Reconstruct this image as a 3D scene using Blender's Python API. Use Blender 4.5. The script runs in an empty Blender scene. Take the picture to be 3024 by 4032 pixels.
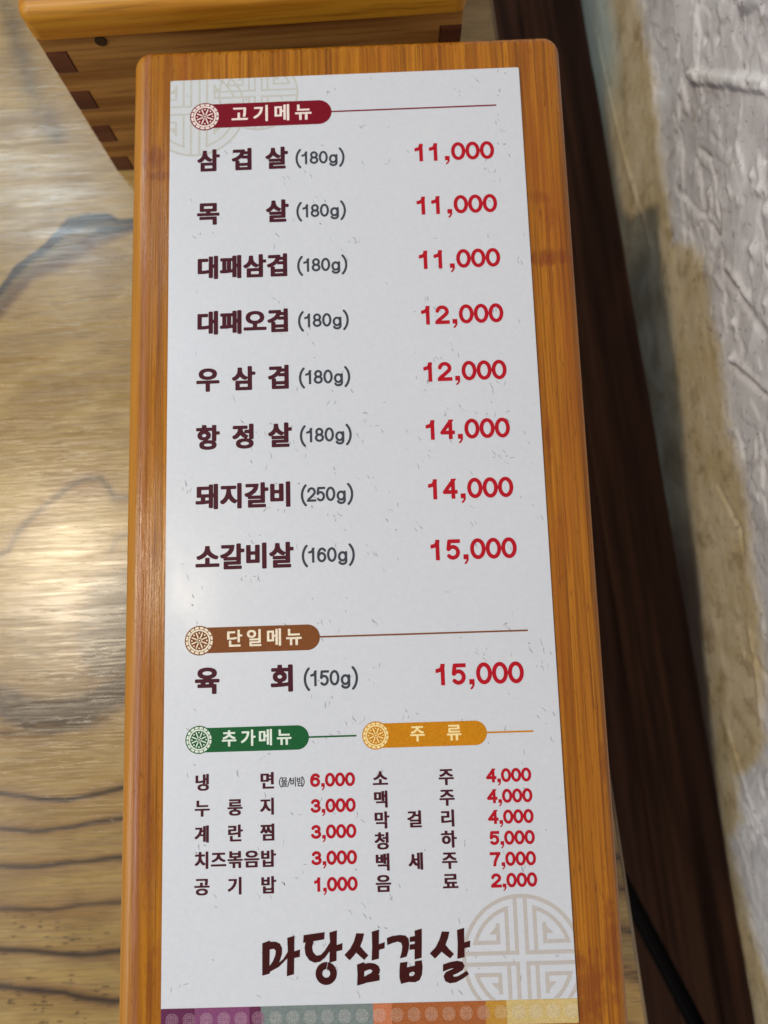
import bpy, bmesh, math, random
import numpy as np
from mathutils import Vector, Matrix

random.seed(7)
RNG = np.random.default_rng(11)
SC = bpy.context.scene
COL = SC.collection
MM = 0.001

# ------------------------------------------------------------------ camera
CAM_H = 0.305                      # camera height over the table top (z = 0)
def camera():
    d = Vector((48.0, 439.0, 3000.0)).normalized()       # straight down, seen from the camera (x right, y down, z ahead)
    up = Vector((0, -1, 0))
    Y = (up - d * up.dot(d)).normalized()
    X = Y.cross(-d)
    Z = -d
    right = Vector((X[0], Y[0], Z[0])); upv = -Vector((X[1], Y[1], Z[1])); back = -Vector((X[2], Y[2], Z[2]))
    M = Matrix((right, upv, back)).transposed().to_4x4()
    M.translation = Vector((0, 0, CAM_H))
    c = bpy.data.cameras.new('camera')
    c.sensor_fit = 'VERTICAL'; c.sensor_height = 36.0; c.sensor_width = 27.0
    c.lens = 36.0 * 3000.0 / 4032.0
    c.clip_start = 0.005; c.clip_end = 50
    c.dof.use_dof = True
    c.dof.focus_distance = 0.216
    c.dof.aperture_fstop = 11.5
    o = bpy.data.objects.new('camera', c); COL.objects.link(o); o.matrix_world = M
    SC.camera = o
camera()

# ------------------------------------------------------------------ light
w = bpy.data.worlds.new('World'); SC.world = w; w.use_nodes = True
w.node_tree.nodes['Background'].inputs[0].default_value = (0.90, 0.94, 1.0, 1)
w.node_tree.nodes['Background'].inputs[1].default_value = 0.33
def lamp(name, loc, target, sx, sy, power, col, shape='RECTANGLE'):
    l = bpy.data.lights.new(name, 'AREA'); l.shape = shape; l.size = sx; l.size_y = sy
    l.energy = power; l.color = col
    o = bpy.data.objects.new(name, l); COL.objects.link(o); o.location = loc
    o.rotation_euler = (Vector(target) - Vector(loc)).to_track_quat('-Z', 'Y').to_euler()
    return o
lamp('ceiling_lamp_warm', (-0.80, 0.10, 1.55), (-0.80, 0.10, 0), 0.19, 0.21, 13.0, (1.0, 0.86, 0.64))
lamp('ceiling_lamp_cool', (-0.92, 1.10, 1.55), (-0.92, 1.10, 0), 0.24, 0.20, 6.5, (0.78, 0.93, 1.0))
lamp('ceiling_lamp_main', (-1.75, -0.75, 1.7), (0, 0, 0.1), 0.6, 1.1, 15.0, (0.93, 0.96, 1.0))
SC.view_settings.view_transform = 'Standard'; SC.view_settings.look = 'None'
SC.view_settings.exposure = 0.0; SC.view_settings.gamma = 1.0
SC.cycles.max_bounces = 6

# ------------------------------------------------------------------ helpers
def srgb(r, g, b):
    f = lambda c: (c / 255 / 12.92) if c / 255 <= 0.04045 else ((c / 255 + 0.055) / 1.055) ** 2.4
    return (f(r), f(g), f(b), 1.0)

def link(name, me, mat=None, parent=None):
    o = bpy.data.objects.new(name, me); COL.objects.link(o)
    if mat is not None: me.materials.append(mat)
    if parent is not None: o.parent = parent
    return o

def thing(name, label, cat, loc=(0, 0, 0), rz=0.0):
    o = bpy.data.objects.new(name, None); COL.objects.link(o)
    o.empty_display_size = 0.01
    o.location = loc; o.rotation_euler = (0, 0, rz); o['label'] = label; o['category'] = cat
    return o

class NT:
    """tiny helper for node materials"""
    def __init__(s, name):
        s.m = bpy.data.materials.new(name); s.m.use_nodes = True
        s.t = s.m.node_tree; s.b = s.t.nodes['Principled BSDF']
    def n(s, typ, **kw):
        nd = s.t.nodes.new(typ)
        for k, v in kw.items(): setattr(nd, k, v)
        return nd
    def l(s, a, b): s.t.links.new(a, b)
    def sock(s, inp, v):
        if hasattr(v, 'is_linked') or hasattr(v, 'links'): s.l(v, inp)
        elif isinstance(v, (int, float)) and inp.type == 'VECTOR': inp.default_value = (v, v, v)
        else: inp.default_value = v
    def math(s, op, a, b=0.0, c=None, clamp=False):
        nd = s.n('ShaderNodeMath', operation=op, use_clamp=clamp)
        s.sock(nd.inputs[0], a); s.sock(nd.inputs[1], b)
        if c is not None: s.sock(nd.inputs[2], c)
        return nd.outputs[0]
    def mix(s, f, a, b, mode='MIX'):
        nd = s.n('ShaderNodeMix', data_type='RGBA', blend_type=mode)
        s.sock(nd.inputs[0], f); s.sock(nd.inputs[6], a); s.sock(nd.inputs[7], b)
        return nd.outputs[2]
    def coord(s): return s.n('ShaderNodeTexCoord').outputs['Object']
    def mapping(s, v, scale, loc=(0, 0, 0), rot=(0, 0, 0)):
        nd = s.n('ShaderNodeMapping'); s.l(v, nd.inputs[0])
        nd.inputs['Scale'].default_value = scale; nd.inputs['Location'].default_value = loc; nd.inputs['Rotation'].default_value = rot
        return nd.outputs[0]
    def noise(s, v, scale=1.0, detail=3.0, rough=0.55, dist=0.0):
        nd = s.n('ShaderNodeTexNoise'); s.l(v, nd.inputs['Vector'])
        nd.inputs['Scale'].default_value = scale; nd.inputs['Detail'].default_value = detail
        nd.inputs['Roughness'].default_value = rough; nd.inputs['Distortion'].default_value = dist
        return nd.outputs['Fac']
    def ramp(s, f, lo, hi, a=0.0, b=1.0):
        nd = s.n('ShaderNodeMapRange', clamp=True, interpolation_type='SMOOTHSTEP')
        s.sock(nd.inputs[0], f); nd.inputs[1].default_value = lo; nd.inputs[2].default_value = hi
        nd.inputs[3].default_value = a; nd.inputs[4].default_value = b
        return nd.outputs[0]
    def bump(s, h, strength, dist):
        nd = s.n('ShaderNodeBump'); nd.inputs['Strength'].default_value = strength; nd.inputs['Distance'].default_value = dist
        s.l(h, nd.inputs['Height']); return nd
    def attr(s, name):
        nd = s.n('ShaderNodeAttribute', attribute_name=name); return nd
    def base(s, v): s.sock(s.b.inputs['Base Color'], v)
    def rough(s, v): s.sock(s.b.inputs['Roughness'], v)
    def spec(s, v): s.b.inputs['Specular IOR Level'].default_value = v

def ink(name, rgb, rough=0.5, grain=0.10):
    t = NT(name); v = t.coord()
    n = t.noise(v, 2600.0, 2.0, 0.6)
    c = srgb(*rgb); d = tuple(x * (1 - grain) for x in c[:3]) + (1,); e = tuple(min(1, x * (1 + grain)) for x in c[:3]) + (1,)
    t.base(t.mix(t.ramp(n, 0.35, 0.65), d, e)); t.rough(rough); t.spec(0.14)
    return t.m

# ------------------------------------------------------------------ materials
def bamboo_material():
    t = NT('lacquered_bamboo'); v = t.coord()
    oi = t.n('ShaderNodeObjectInfo')
    off = t.n('ShaderNodeVectorMath', operation='MULTIPLY_ADD')
    t.l(oi.outputs['Random'], off.inputs[0]); off.inputs[1].default_value = (0.31, 0.9, 0.2); t.l(v, off.inputs[2])
    q = off.outputs[0]
    fib = t.noise(t.mapping(q, (1000, 9, 1000)), 1.0, 4, 0.62, 0.15)
    fib2 = t.noise(t.mapping(q, (620, 9, 620)), 1.0, 3, 0.55)
    fib3 = t.noise(t.mapping(q, (1700, 22, 1700), (3, 1, 2)), 1.0, 2, 0.5)
    blot = t.noise(t.mapping(q, (60, 14, 60), (1, 5, 0)), 1.0, 3, 0.6)
    light = srgb(180, 118, 26); mid = srgb(144, 86, 14); dark = srgb(90, 46, 8)
    c = t.mix(t.ramp(fib2, 0.32, 0.68), mid, light)
    c = t.mix(t.math('MULTIPLY', t.ramp(blot, 0.45, 0.75), 0.55), c, srgb(150, 80, 24))
    c = t.mix(t.math('MULTIPLY', t.ramp(fib, 0.50, 0.70), 0.55), c, dark)
    c = t.mix(t.math('MULTIPLY', t.ramp(fib3, 0.56, 0.72), 0.55), c, srgb(96, 48, 18))
    pore = t.noise(t.mapping(q, (2300, 240, 2300), (9, 2, 4)), 1.0, 2, 0.5)
    c = t.mix(t.math('MULTIPLY', t.ramp(pore, .62, .72), .45), c, srgb(84, 42, 10))
    # bamboo nodes: dark reddish marks across a strip
    kn = t.noise(t.mapping(q, (420, 300, 420)), 1.0, 3, 0.6)
    sep = t.n('ShaderNodeSeparateXYZ'); t.l(v, sep.inputs[0])
    for kx, ky, rx, ry, amt in KNOTS:
        dx = t.math('DIVIDE', t.math('SUBTRACT', sep.outputs[0], kx * MM), rx * MM)
        dy = t.math('DIVIDE', t.math('SUBTRACT', sep.outputs[1], -ky * MM), ry * MM)
        r = t.math('ADD', t.math('MULTIPLY', dx, dx), t.math('MULTIPLY', dy, dy))
        r = t.math('ADD', r, t.math('MULTIPLY', t.math('SUBTRACT', t.math('MULTIPLY_ADD', fib, 0.5, t.math('MULTIPLY', kn, 0.5)), 0.5), 5.0))
        f = t.math('MULTIPLY', t.ramp(r, 0.0, 1.1, 1.0, 0.0), amt)
        c = t.mix(f, c, srgb(112, 46, 20))
    # rounded left edge tinted lighter, its brightness under the lamps put into the colour; a worn rosy ridge of lacquer runs along it
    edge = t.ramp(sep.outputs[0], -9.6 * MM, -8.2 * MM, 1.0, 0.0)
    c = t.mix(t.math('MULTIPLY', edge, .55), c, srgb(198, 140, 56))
    rg = t.math('DIVIDE', t.math('ADD', sep.outputs[0], 7.4 * MM), 0.75 * MM)
    rg = t.math('POWER', 2.718, t.math('MULTIPLY', t.math('MULTIPLY', rg, rg), -1.0))
    rn0 = t.noise(t.mapping(q, (900, 60, 900), (5, 1, 0)), 1.0, 3, 0.65)
    c = t.mix(t.math('MULTIPLY', rg, t.ramp(rn0, .3, .6, .15, .75)), c, srgb(168, 112, 84))
    c = t.mix(1.0, c, oi.outputs['Color'], 'MULTIPLY')
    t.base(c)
    rn = t.noise(t.mapping(q, (300, 30, 300), (7, 0, 0)), 1.0, 3, 0.6)
    t.rough(t.ramp(rn, 0.3, 0.7, 0.20, 0.34)); t.spec(0.30)
    h = t.math('ADD', t.math('MULTIPLY', t.math('MULTIPLY', rg, rn0), 2.2), t.math('ADD',  t.math('MULTIPLY', fib, 1.0), t.math('MULTIPLY', t.noise(t.mapping(q, (900, 160, 900)), 1.0, 4, 0.7), 0.7)))
    bp = t.bump(h, 0.55, 0.00016); t.l(bp.outputs[0], t.b.inputs['Normal'])
    return t.m
KNOTS = [(116, 64, 7.5, 3.0, 0.62), (114, 272, 5.0, 12, 0.55), (121, 262, 2.2, 16, 0.5), (-5.5, 26, 4, 5, 0.55),
         (-4.5, 32, 5, 2.0, 0.5), (114, 44, 5, 2.2, 0.35), (118, 50, 2, 5, 0.3), (113, 120, 1.0, 10, 0.5),
         (-3.0, 150, 2, 6, 0.3), (-4.0, 232, 3, 20, 0.3), (-2, 266, 3, 12, 0.3), (122, 213, 1.6, 6, 0.4)]
M_BAMBOO = bamboo_material()

def box_wood(name, light, dark, ax='x', bumpy=0.25):
    t = NT(name); v = t.coord()
    s1 = (26, 900, 520) if ax == 'x' else (900, 26, 520)
    s2 = (7, 160, 150) if ax == 'x' else (160, 7, 150)
    a = t.noise(t.mapping(v, s1), 1.0, 3, 0.6, 0.2); b = t.noise(t.mapping(v, s2, (3, 2, 1)), 1.0, 3, 0.6, 0.4)
    c = t.mix(t.ramp(b, 0.35, 0.68), srgb(*light), srgb(*dark))
    c = t.mix(t.math('MULTIPLY', t.ramp(a, 0.52, 0.75), 0.5), c, tuple(x * 0.4 for x in srgb(*dark)[:3]) + (1,))
    t.base(c); t.rough(0.42); t.spec(0.45)
    bp = t.bump(a, bumpy, 0.0002); t.l(bp.outputs[0], t.b.inputs['Normal'])
    return t.m
M_BOX = box_wood('box_panel_wood', (198, 146, 78), (142, 94, 44))
M_BOXL = box_wood('box_panel_wood_lengthwise', (160, 112, 58), (112, 70, 34), 'y')
M_END = box_wood('end_grain_wood', (116, 66, 46), (92, 50, 36))
M_LIDB = box_wood('honey_lid_wood', (206, 146, 40), (178, 112, 24))

def sheet_material():
    t = NT('laminated_paper'); v = t.coord()
    n = t.noise(v, 900.0, 3, 0.6); m = t.noise(v, 22.0, 3, 0.6)
    c = t.mix(t.ramp(n, 0.3, 0.7), srgb(212, 216, 226), srgb(216, 220, 229))
    c = t.mix(t.math('MULTIPLY', t.ramp(m, 0.4, 0.7), 0.12), c, srgb(204, 209, 222))
    t.base(c); t.rough(t.ramp(t.noise(v, 30.0, 3, .6, .6), .35, .65, .26, .38)); t.spec(0.15)
    b = t.bump(t.noise(v, 3500.0, 2, 0.5), 0.25, 0.00002); t.l(b.outputs[0], t.b.inputs['Normal'])
    return t.m
M_SHEET = sheet_material()

INK = dict(name=ink('maroon_ink', (72, 24, 38)), weight=ink('slate_ink', (62, 66, 76)), price=ink('red_ink', (178, 18, 36)),
           logo=ink('brown_ink', (62, 18, 18)), h1=ink('wine_ink', (122, 10, 32)), h2=ink('chestnut_ink', (126, 74, 38)),
           h3=ink('green_ink', (22, 92, 50)), h4=ink('ochre_ink', (200, 130, 16)), white=ink('pale_rose_ink', (240, 224, 220)),
           cream=ink('cream_ink', (240, 228, 206)), mint=ink('mint_ink', (226, 236, 226)), straw=ink('straw_ink', (250, 224, 160)),
           wm1=ink('faint_beige_ink', (194, 194, 190), grain=0.05), wm2=ink('beige_ink', (190, 184, 181), grain=0.05),
           veil=ink('faint_cream_ink', (206, 211, 217), grain=0.02),
           fibre=ink('grey_fibre_ink', (172, 176, 184), grain=0.25), fibre2=ink('dark_fibre_ink', (150, 150, 155), grain=0.25))
LOGO={
 'ma1':[(27.27, 257.1), (29.22, 256.47), (29.24, 256.76), (30.84, 256.8), (31.97, 257.31), (32.52, 258.48), (32.46, 259.83), (32.03, 261.17), (31.56, 262.11), (32.86, 261.19), (33.91, 259.67), (34.12, 259.3), (34.02, 255.92), (35.89, 255.42), (35.78, 259.34), (37.33, 258.93), (37.26, 260.68), (35.75, 260.97), (35.63, 264.99), (33.77, 265.42), (33.95, 260.93), (32.85, 261.95), (31.6, 263.07), (29.21, 264.22), (29.1, 264.69), (27.2, 265.11)],
 'ma_hole':[(29.22, 258.69), (30.4, 258.53), (30.87, 259.12), (30.7, 260.17), (30.06, 261.6), (29.12, 262.82)],
 'dang1':[(38.42, 255.35), (44.03, 254.72), (43.9, 256.46), (40.47, 256.95), (40.99, 257.06), (40.59, 258.49), (40.84, 259.66), (41.75, 260.6), (42.99, 260.38), (44.04, 259.35), (45.53, 257.27), (45.38, 254.85), (47.36, 254.36), (47.21, 258.08), (48.77, 257.6), (48.69, 259.28), (47.14, 259.56), (47.09, 261.89), (45.22, 262.36), (45.39, 259.39), (44.01, 261.08), (42.75, 262.01), (41.3, 262.26), (39.87, 261.65), (38.86, 260.18), (38.64, 258.45), (38.91, 257.1), (38.29, 257.22)],
 'dang_ring':[(44.3, 265.03), (47.18, 265.1), (45.31, 265.06)],
 'sam_s':[(52.62, 255.23), (54.65, 255.34), (54.23, 256.91), (53.53, 258.47), (54.37, 259.52), (55.63, 260.8), (54.57, 261.88), (53.5, 260.97), (52.43, 259.99), (51.65, 260.89), (50.63, 261.88), (49.32, 260.54), (50.87, 259.04), (51.95, 257.24)],
 'sam_a':[(56.81, 254.95), (58.71, 254.45), (58.54, 258.14), (60.14, 257.64), (60.06, 259.12), (58.58, 259.49), (58.43, 261.69), (56.57, 262.07), (56.81, 258.52)],
 'sam_m':[(52.6, 263.06), (54.47, 262.49), (54.59, 262.88), (55.87, 262.72), (57.3, 262.91), (58.31, 263.54), (58.69, 264.51), (58.46, 265.36), (58.04, 265.83), (58.51, 265.74), (58.47, 267.08), (54.7, 267.61), (54.49, 267.74), (52.51, 268.2), (52.7, 265.51)],
 'sam_mh':[(54.47, 264.79), (55.41, 264.43), (56.23, 264.3), (56.68, 264.65), (56.31, 265.21), (55.37, 265.57), (54.44, 266.08)],
 'gyeop_g':[(60.79, 256.65), (62.26, 256.15), (64.33, 255.95), (65.77, 256.14), (66.57, 256.93), (66.69, 258.19), (66.47, 259.72), (65.9, 261.34), (64.17, 261.74), (64.7, 260.06), (64.9, 258.72), (64.58, 257.85), (63.66, 257.54), (62.2, 257.88), (60.91, 258.33)],
 'gyeop_y':[(68.34, 254.95), (70.21, 254.51), (70.07, 258.28), (69.89, 261.73), (68.07, 262.12), (68.16, 259.57), (66.78, 259.67), (66.89, 258.43), (68.21, 258.27), (68.3, 257.61), (66.91, 257.71), (66.96, 256.52), (68.35, 256.3)],
 'gyeop_b':[(64.15, 262.89), (66.07, 262.69), (65.86, 264.08), (68.07, 263.69), (68.11, 262.64), (69.91, 262.4), (70.05, 264.03), (69.83, 265.93), (69.17, 267.24), (68.02, 267.75), (66.18, 267.65), (64.22, 268.07), (63.86, 266.54), (63.93, 264.64)],
 'gyeop_bh':[(66.46, 265.66), (66.89, 265.25), (67.61, 265.15), (67.95, 265.41), (67.78, 265.97), (67.16, 266.28), (66.48, 266.19)],
 'sal_s':[(75.61, 255.37), (77.57, 255.48), (77.2, 256.91), (76.4, 258.67), (77.28, 259.8), (78.56, 261.03), (77.53, 262.07), (76.39, 261.22), (75.3, 260.33), (74.55, 261.08), (73.48, 262.01), (72.2, 260.73), (73.8, 259.24), (74.91, 257.34)],
 'sal_a':[(79.71, 255.09), (81.59, 254.61), (81.46, 258.27), (83.07, 257.83), (82.96, 259.37), (81.46, 259.62), (81.4, 261.86), (79.49, 262.22), (79.76, 258.52)],
 'sal_l':[(75.61, 263.59), (77.44, 263.06), (79.3, 262.79), (80.73, 263.05), (81.3, 264.02), (80.74, 265.06), (79.37, 265.78), (78.12, 266.23), (78.21, 266.71), (79.33, 266.64), (80.59, 266.0), (81.79, 265.31), (82.33, 266.14), (80.74, 267.15), (78.86, 268.05), (77.22, 268.24), (76.01, 267.7), (75.61, 266.45), (76.21, 265.52), (77.56, 264.98), (78.81, 264.53), (77.58, 264.6), (75.5, 265.31)],
}
TBL={
 'A_up':[(-174.9, 133.7), (-169.0, 142.0), (-162.8, 151.5), (-151.0, 161.6), (-141.9, 172.6), (-135.1, 174.8), (-123.9, 174.8), (-119.6, 172.1), (-113.3, 172.5)],
 'A_lo':[(-173.7, 119.0), (-168.0, 129.1), (-155.4, 145.6), (-142.0, 152.0), (-128.7, 161.5), (-113.0, 166.6)],
 'B':[(-160.3, 27.1), (-156.8, 28.9), (-154.8, 35.9), (-149.0, 41.4), (-141.0, 49.4), (-135.2, 54.4), (-126.9, 58.7), (-120.7, 58.7), (-117.4, 54.9), (-115.4, 50.9), (-109.8, 50.6)],
 'C':[(-115.4, 28.7), (-113.2, 33.5), (-109.0, 35.3)],
 'D':[(-157.9, -30.5), (-147.6, -34.4), (-135.4, -36.5), (-122.5, -34.3), (-112.8, -28.4), (-107.0, -23.5)],
 'E':[(-155.0, -42.6), (-144.9, -43.4), (-134.9, -43.3), (-125.1, -41.1), (-115.3, -37.2), (-106.6, -32.3)],
 'F':[(-153.3, -65.0), (-138.0, -67.4), (-126.8, -67.8), (-117.8, -65.8), (-106.3, -63.3)],
 'G':[(-152.3, -78.3), (-140.4, -79.0), (-127.7, -78.1), (-118.0, -76.5), (-106.1, -74.3)],
 'H':[(-151.2, -92.1), (-136.6, -92.0), (-126.9, -90.7), (-114.3, -89.4), (-105.6, -88.7)],
 'I':[(-150.1, -107.2), (-130.7, -107.3), (-121.1, -105.6), (-105.1, -104.4)],
 'J':[(-149.0, -121.8), (-137.4, -121.9), (-124.9, -122.9), (-118.1, -123.5), (-104.8, -122.1)],
 'K':[(-148.0, -134.1), (-136.4, -135.8), (-124.0, -136.6), (-114.4, -138.2), (-103.9, -139.2)],
 'Dc':[(-112.0, -4.8), (-118.5, 20.5), (-131.4, -19.7), (-169.6, 240.8), (-175.4, 272.5)],
}

# ------------------------------------------------------------------ printing: shapes as fields, turned into flat meshes
class Canvas:
    """scalar field over a rectangle of the menu sheet (u to the right, v down, mm); positive = inked"""
    def __init__(s, u0, v0, u1, v1, res=12.0):
        s.u0, s.v0, s.res = u0, v0, res
        s.nx = int((u1 - u0) * res) + 2; s.ny = int((v1 - v0) * res) + 2
        s.U, s.V = np.meshgrid(u0 + np.arange(s.nx) / res, v0 + np.arange(s.ny) / res)
        s.F = np.full(s.U.shape, -1.0)
    def add(s, f): s.F = np.maximum(s.F, f)
    def cut(s, f): s.F = np.minimum(s.F, -f)
    def clip(s, u0, v0, u1, v1): s.F = np.minimum(s.F, np.minimum(np.minimum(s.U - u0, u1 - s.U), np.minimum(s.V - v0, v1 - s.V)))
    def disk(s, u, v, r): return r - np.hypot(s.U - u, s.V - v)
    def stroke(s, pts, w, sub=None):
        best = np.full(s.U.shape, 1e9)
        for (a, b), (c, d) in zip(pts[:-1], pts[1:]):
            du, dv = c - a, d - b; L = du * du + dv * dv + 1e-12
            t = np.clip(((s.U - a) * du + (s.V - b) * dv) / L, 0, 1)
            best = np.minimum(best, (s.U - a - t * du) ** 2 + (s.V - b - t * dv) ** 2)
        return w / 2 - np.sqrt(best)
    def poly(s, pts):
        inside = np.zeros(s.U.shape, bool)
        n = len(pts)
        for i in range(n):
            (a, b), (c, d) = pts[i], pts[(i + 1) % n]
            if b == d: continue
            cond = ((b > s.V) != (d > s.V)) & (s.U < (c - a) * (s.V - b) / (d - b) + a)
            inside ^= cond
        dist = -s.stroke(list(pts) + [pts[0]], 0.0)
        return np.where(inside, dist, -dist)
    def glyph(s, ch, u, v, w, h, fat=(0.03, 0.024)):
        """one hangul syllable, its em cell centred on (u, v)"""
        G = glyph_mask(ch, fat); n = GN
        x = ((s.U - u) / w + 0.46 + GX0) * n; y = ((v - s.V) / h + 0.36 + GY0) * n
        ok = (x > 1) & (y > 1) & (x < G.shape[1] - 2) & (y < G.shape[0] - 2)
        xi = np.clip(x.astype(int), 0, G.shape[1] - 2); yi = np.clip(y.astype(int), 0, G.shape[0] - 2)
        fx = x - xi; fy = y - yi
        g = (G[yi, xi] * (1 - fx) + G[yi, xi + 1] * fx) * (1 - fy) + (G[yi + 1, xi] * (1 - fx) + G[yi + 1, xi + 1] * fx) * fy
        s.add(np.where(ok, (g - 0.5) * 0.12, -1.0))
    def build(s, name, z, mat, parent, smoothz=0.0):
        F = s.F
        F = F + 1e-9
        ins = F > 0
        c = ins[:-1, :-1].astype(int) + ins[:-1, 1:] + ins[1:, 1:] + ins[1:, :-1]
        verts = []; faces = []
        r = 1.0 / s.res
        def P(i, j): return (s.u0 + i * r, s.v0 + j * r)
        full = c == 4
        for j in range(full.shape[0]):
            row = np.flatnonzero(np.diff(np.concatenate(([0], full[j].astype(np.int8), [0]))))
            for a, b in zip(row[::2], row[1::2]):
                k = len(verts); verts += [P(a, j), P(b, j), P(b, j + 1), P(a, j + 1)]; faces.append((k + 3, k + 2, k + 1, k))
        js, is_ = np.nonzero((c > 0) & (c < 4))
        for j, i in zip(js.tolist(), is_.tolist()):
            cs = ((i, j), (i + 1, j), (i + 1, j + 1), (i, j + 1))
            f = (F[j, i], F[j, i + 1], F[j + 1, i + 1], F[j + 1, i])
            k = len(verts)
            for q in range(4):
                a, b = cs[q], cs[(q + 1) % 4]; fa, fb = f[q], f[(q + 1) % 4]
                if fa > 0: verts.append(P(*a))
                if (fa > 0) != (fb > 0):
                    t = fa / (fa - fb); verts.append(P(a[0] + (b[0] - a[0]) * t, a[1] + (b[1] - a[1]) * t))
            m = len(verts) - k
            if m >= 3: faces.append(tuple(range(k + m - 1, k - 1, -1)))
        me = bpy.data.meshes.new(name)
        me.from_pydata([(a * MM, -b * MM, z * MM) for a, b in verts], [], faces)
        return link(name, me, mat, parent)

GN = 150; GX0 = 0.12; GY0 = 0.35
_raw = {}; _fat = {}
def load_glyphs(chars):
    """outlines of the hangul come from the text object's built-in face"""
    objs = []
    for ch in sorted(set(chars)):
        c = bpy.data.curves.new('glyph', 'FONT'); c.body = ch; c.size = 1.0; c.resolution_u = 4
        o = bpy.data.objects.new('glyph', c); COL.objects.link(o); objs.append((ch, o, c))
    dg = bpy.context.evaluated_depsgraph_get(); dg.update()
    for ch, o, c in objs:
        me = bpy.data.meshes.new_from_object(o.evaluated_get(dg))
        me.calc_loop_triangles()
        co = np.array([v.co[:2] for v in me.vertices]).reshape(-1, 2)
        m = np.zeros((int(1.45 * GN), int(1.25 * GN)), np.float32)
        yy, xx = np.mgrid[0:m.shape[0], 0:m.shape[1]]
        for t in me.loop_triangles:
            p = [((co[i][0] + GX0) * GN, (co[i][1] + GY0) * GN) for i in t.vertices]
            x0 = max(0, int(min(q[0] for q in p))); x1 = int(max(q[0] for q in p)) + 2
            y0 = max(0, int(min(q[1] for q in p))); y1 = int(max(q[1] for q in p)) + 2
            X = xx[y0:y1, x0:x1]; Y = yy[y0:y1, x0:x1]
            d = [(X - p[k][0]) * (p[(k + 1) % 3][1] - p[k][1]) - (Y - p[k][1]) * (p[(k + 1) % 3][0] - p[k][0]) for k in range(3)]
            ok = ((d[0] >= 0) & (d[1] >= 0) & (d[2] >= 0)) | ((d[0] <= 0) & (d[1] <= 0) & (d[2] <= 0))
            m[y0:y1, x0:x1][ok] = 1.0
        _raw[ch] = m
        bpy.data.objects.remove(o); bpy.data.curves.remove(c); bpy.data.meshes.remove(me)
def glyph_mask(ch, fat):
    k = (ch, fat)
    if k not in _fat:
        m = _raw[ch]; out = m.copy(); rx, ry = fat[0] * GN, fat[1] * GN
        for dy in range(-int(ry) - 1, int(ry) + 2):
            for dx in range(-int(rx) - 1, int(rx) + 2):
                e = (dx / max(rx, 1e-6)) ** 2 + (dy / max(ry, 1e-6)) ** 2
                if e > 1.6 or (dx == 0 and dy == 0): continue
                # squarish pen keeps the corners of the strokes crisp
                if (abs(dx) / max(rx, 1e-6)) ** 4 + (abs(dy) / max(ry, 1e-6)) ** 4 > 1.0: continue
                out = np.maximum(out, np.roll(np.roll(m, dy, 0), dx, 1))
        b = out
        b = (np.roll(b, 1, 0) + b + np.roll(b, -1, 0)) / 3; b = (np.roll(b, 1, 1) + b + np.roll(b, -1, 1)) / 3
        _fat[k] = b
    return _fat[k]

def arc(cx, cy, rx, ry, a0, a1, n=18):
    return [(cx + rx * math.cos(math.radians(a0 + (a1 - a0) * i / n)), cy + ry * math.sin(math.radians(a0 + (a1 - a0) * i / n))) for i in range(n + 1)]
def digit(ch):
    """centre lines in a 1 x 1 box, y down (0 top, 1 bottom)"""
    if ch == '0': return [arc(.5, .5, .5, .5, 0, 360, 28)]
    if ch == '1': return [[(.95, 0), (.95, 1)], [(.95, 0.02)] + arc(.35, -0.04, .55, .28, 20, 75, 6)[0:] + [(.25, .25)]]
    if ch == '2': return [arc(.5, .30, .46, .30, 190, 372, 14) + [(.86, .46), (.45, .70), (.10, .88), (.02, 1.0)], [(.02, 1), (1, 1)]]
    if ch == '3': return [arc(.5, .25, .42, .25, 195, 450, 16), arc(.5, .73, .49, .27, -90, 165, 16)]
    if ch == '4': return [[(.78, 0), (.78, 1)], [(.78, 0), (0, .70), (1.0, .70)]]
    if ch == '5': return [[(.92, 0), (.20, 0), (.10, .46)], [(.10, .46)] + arc(.5, .67, .47, .33, 215, 500, 18)]
    if ch == '6': return [arc(.5, .68, .47, .32, 0, 360, 20), arc(.56, .5, .54, .5, 180, 318, 12), [(.02, .5), (.03, .68)]]
    if ch == '7': return [[(0, 0), (1, 0)], [(1, 0), (.70, .38), (.50, .70), (.42, 1)]]
    if ch == '8': return [arc(.5, .25, .42, .25, 0, 360, 18), arc(.5, .74, .49, .26, 0, 360, 18)]
    if ch == 'g': return [arc(.46, .5, .46, .5, 0, 360, 22), [(.95, 0), (.95, 1.0)] + arc(.48, 1.08, .47, .34, 0, 160, 12)]
    if ch == '(': return [arc(1.6, .5, 1.6, .62, 218, 142, 12)]
    if ch == ')': return [arc(-.6, .5, 1.6, .62, -38, 38, 12)]
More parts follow.
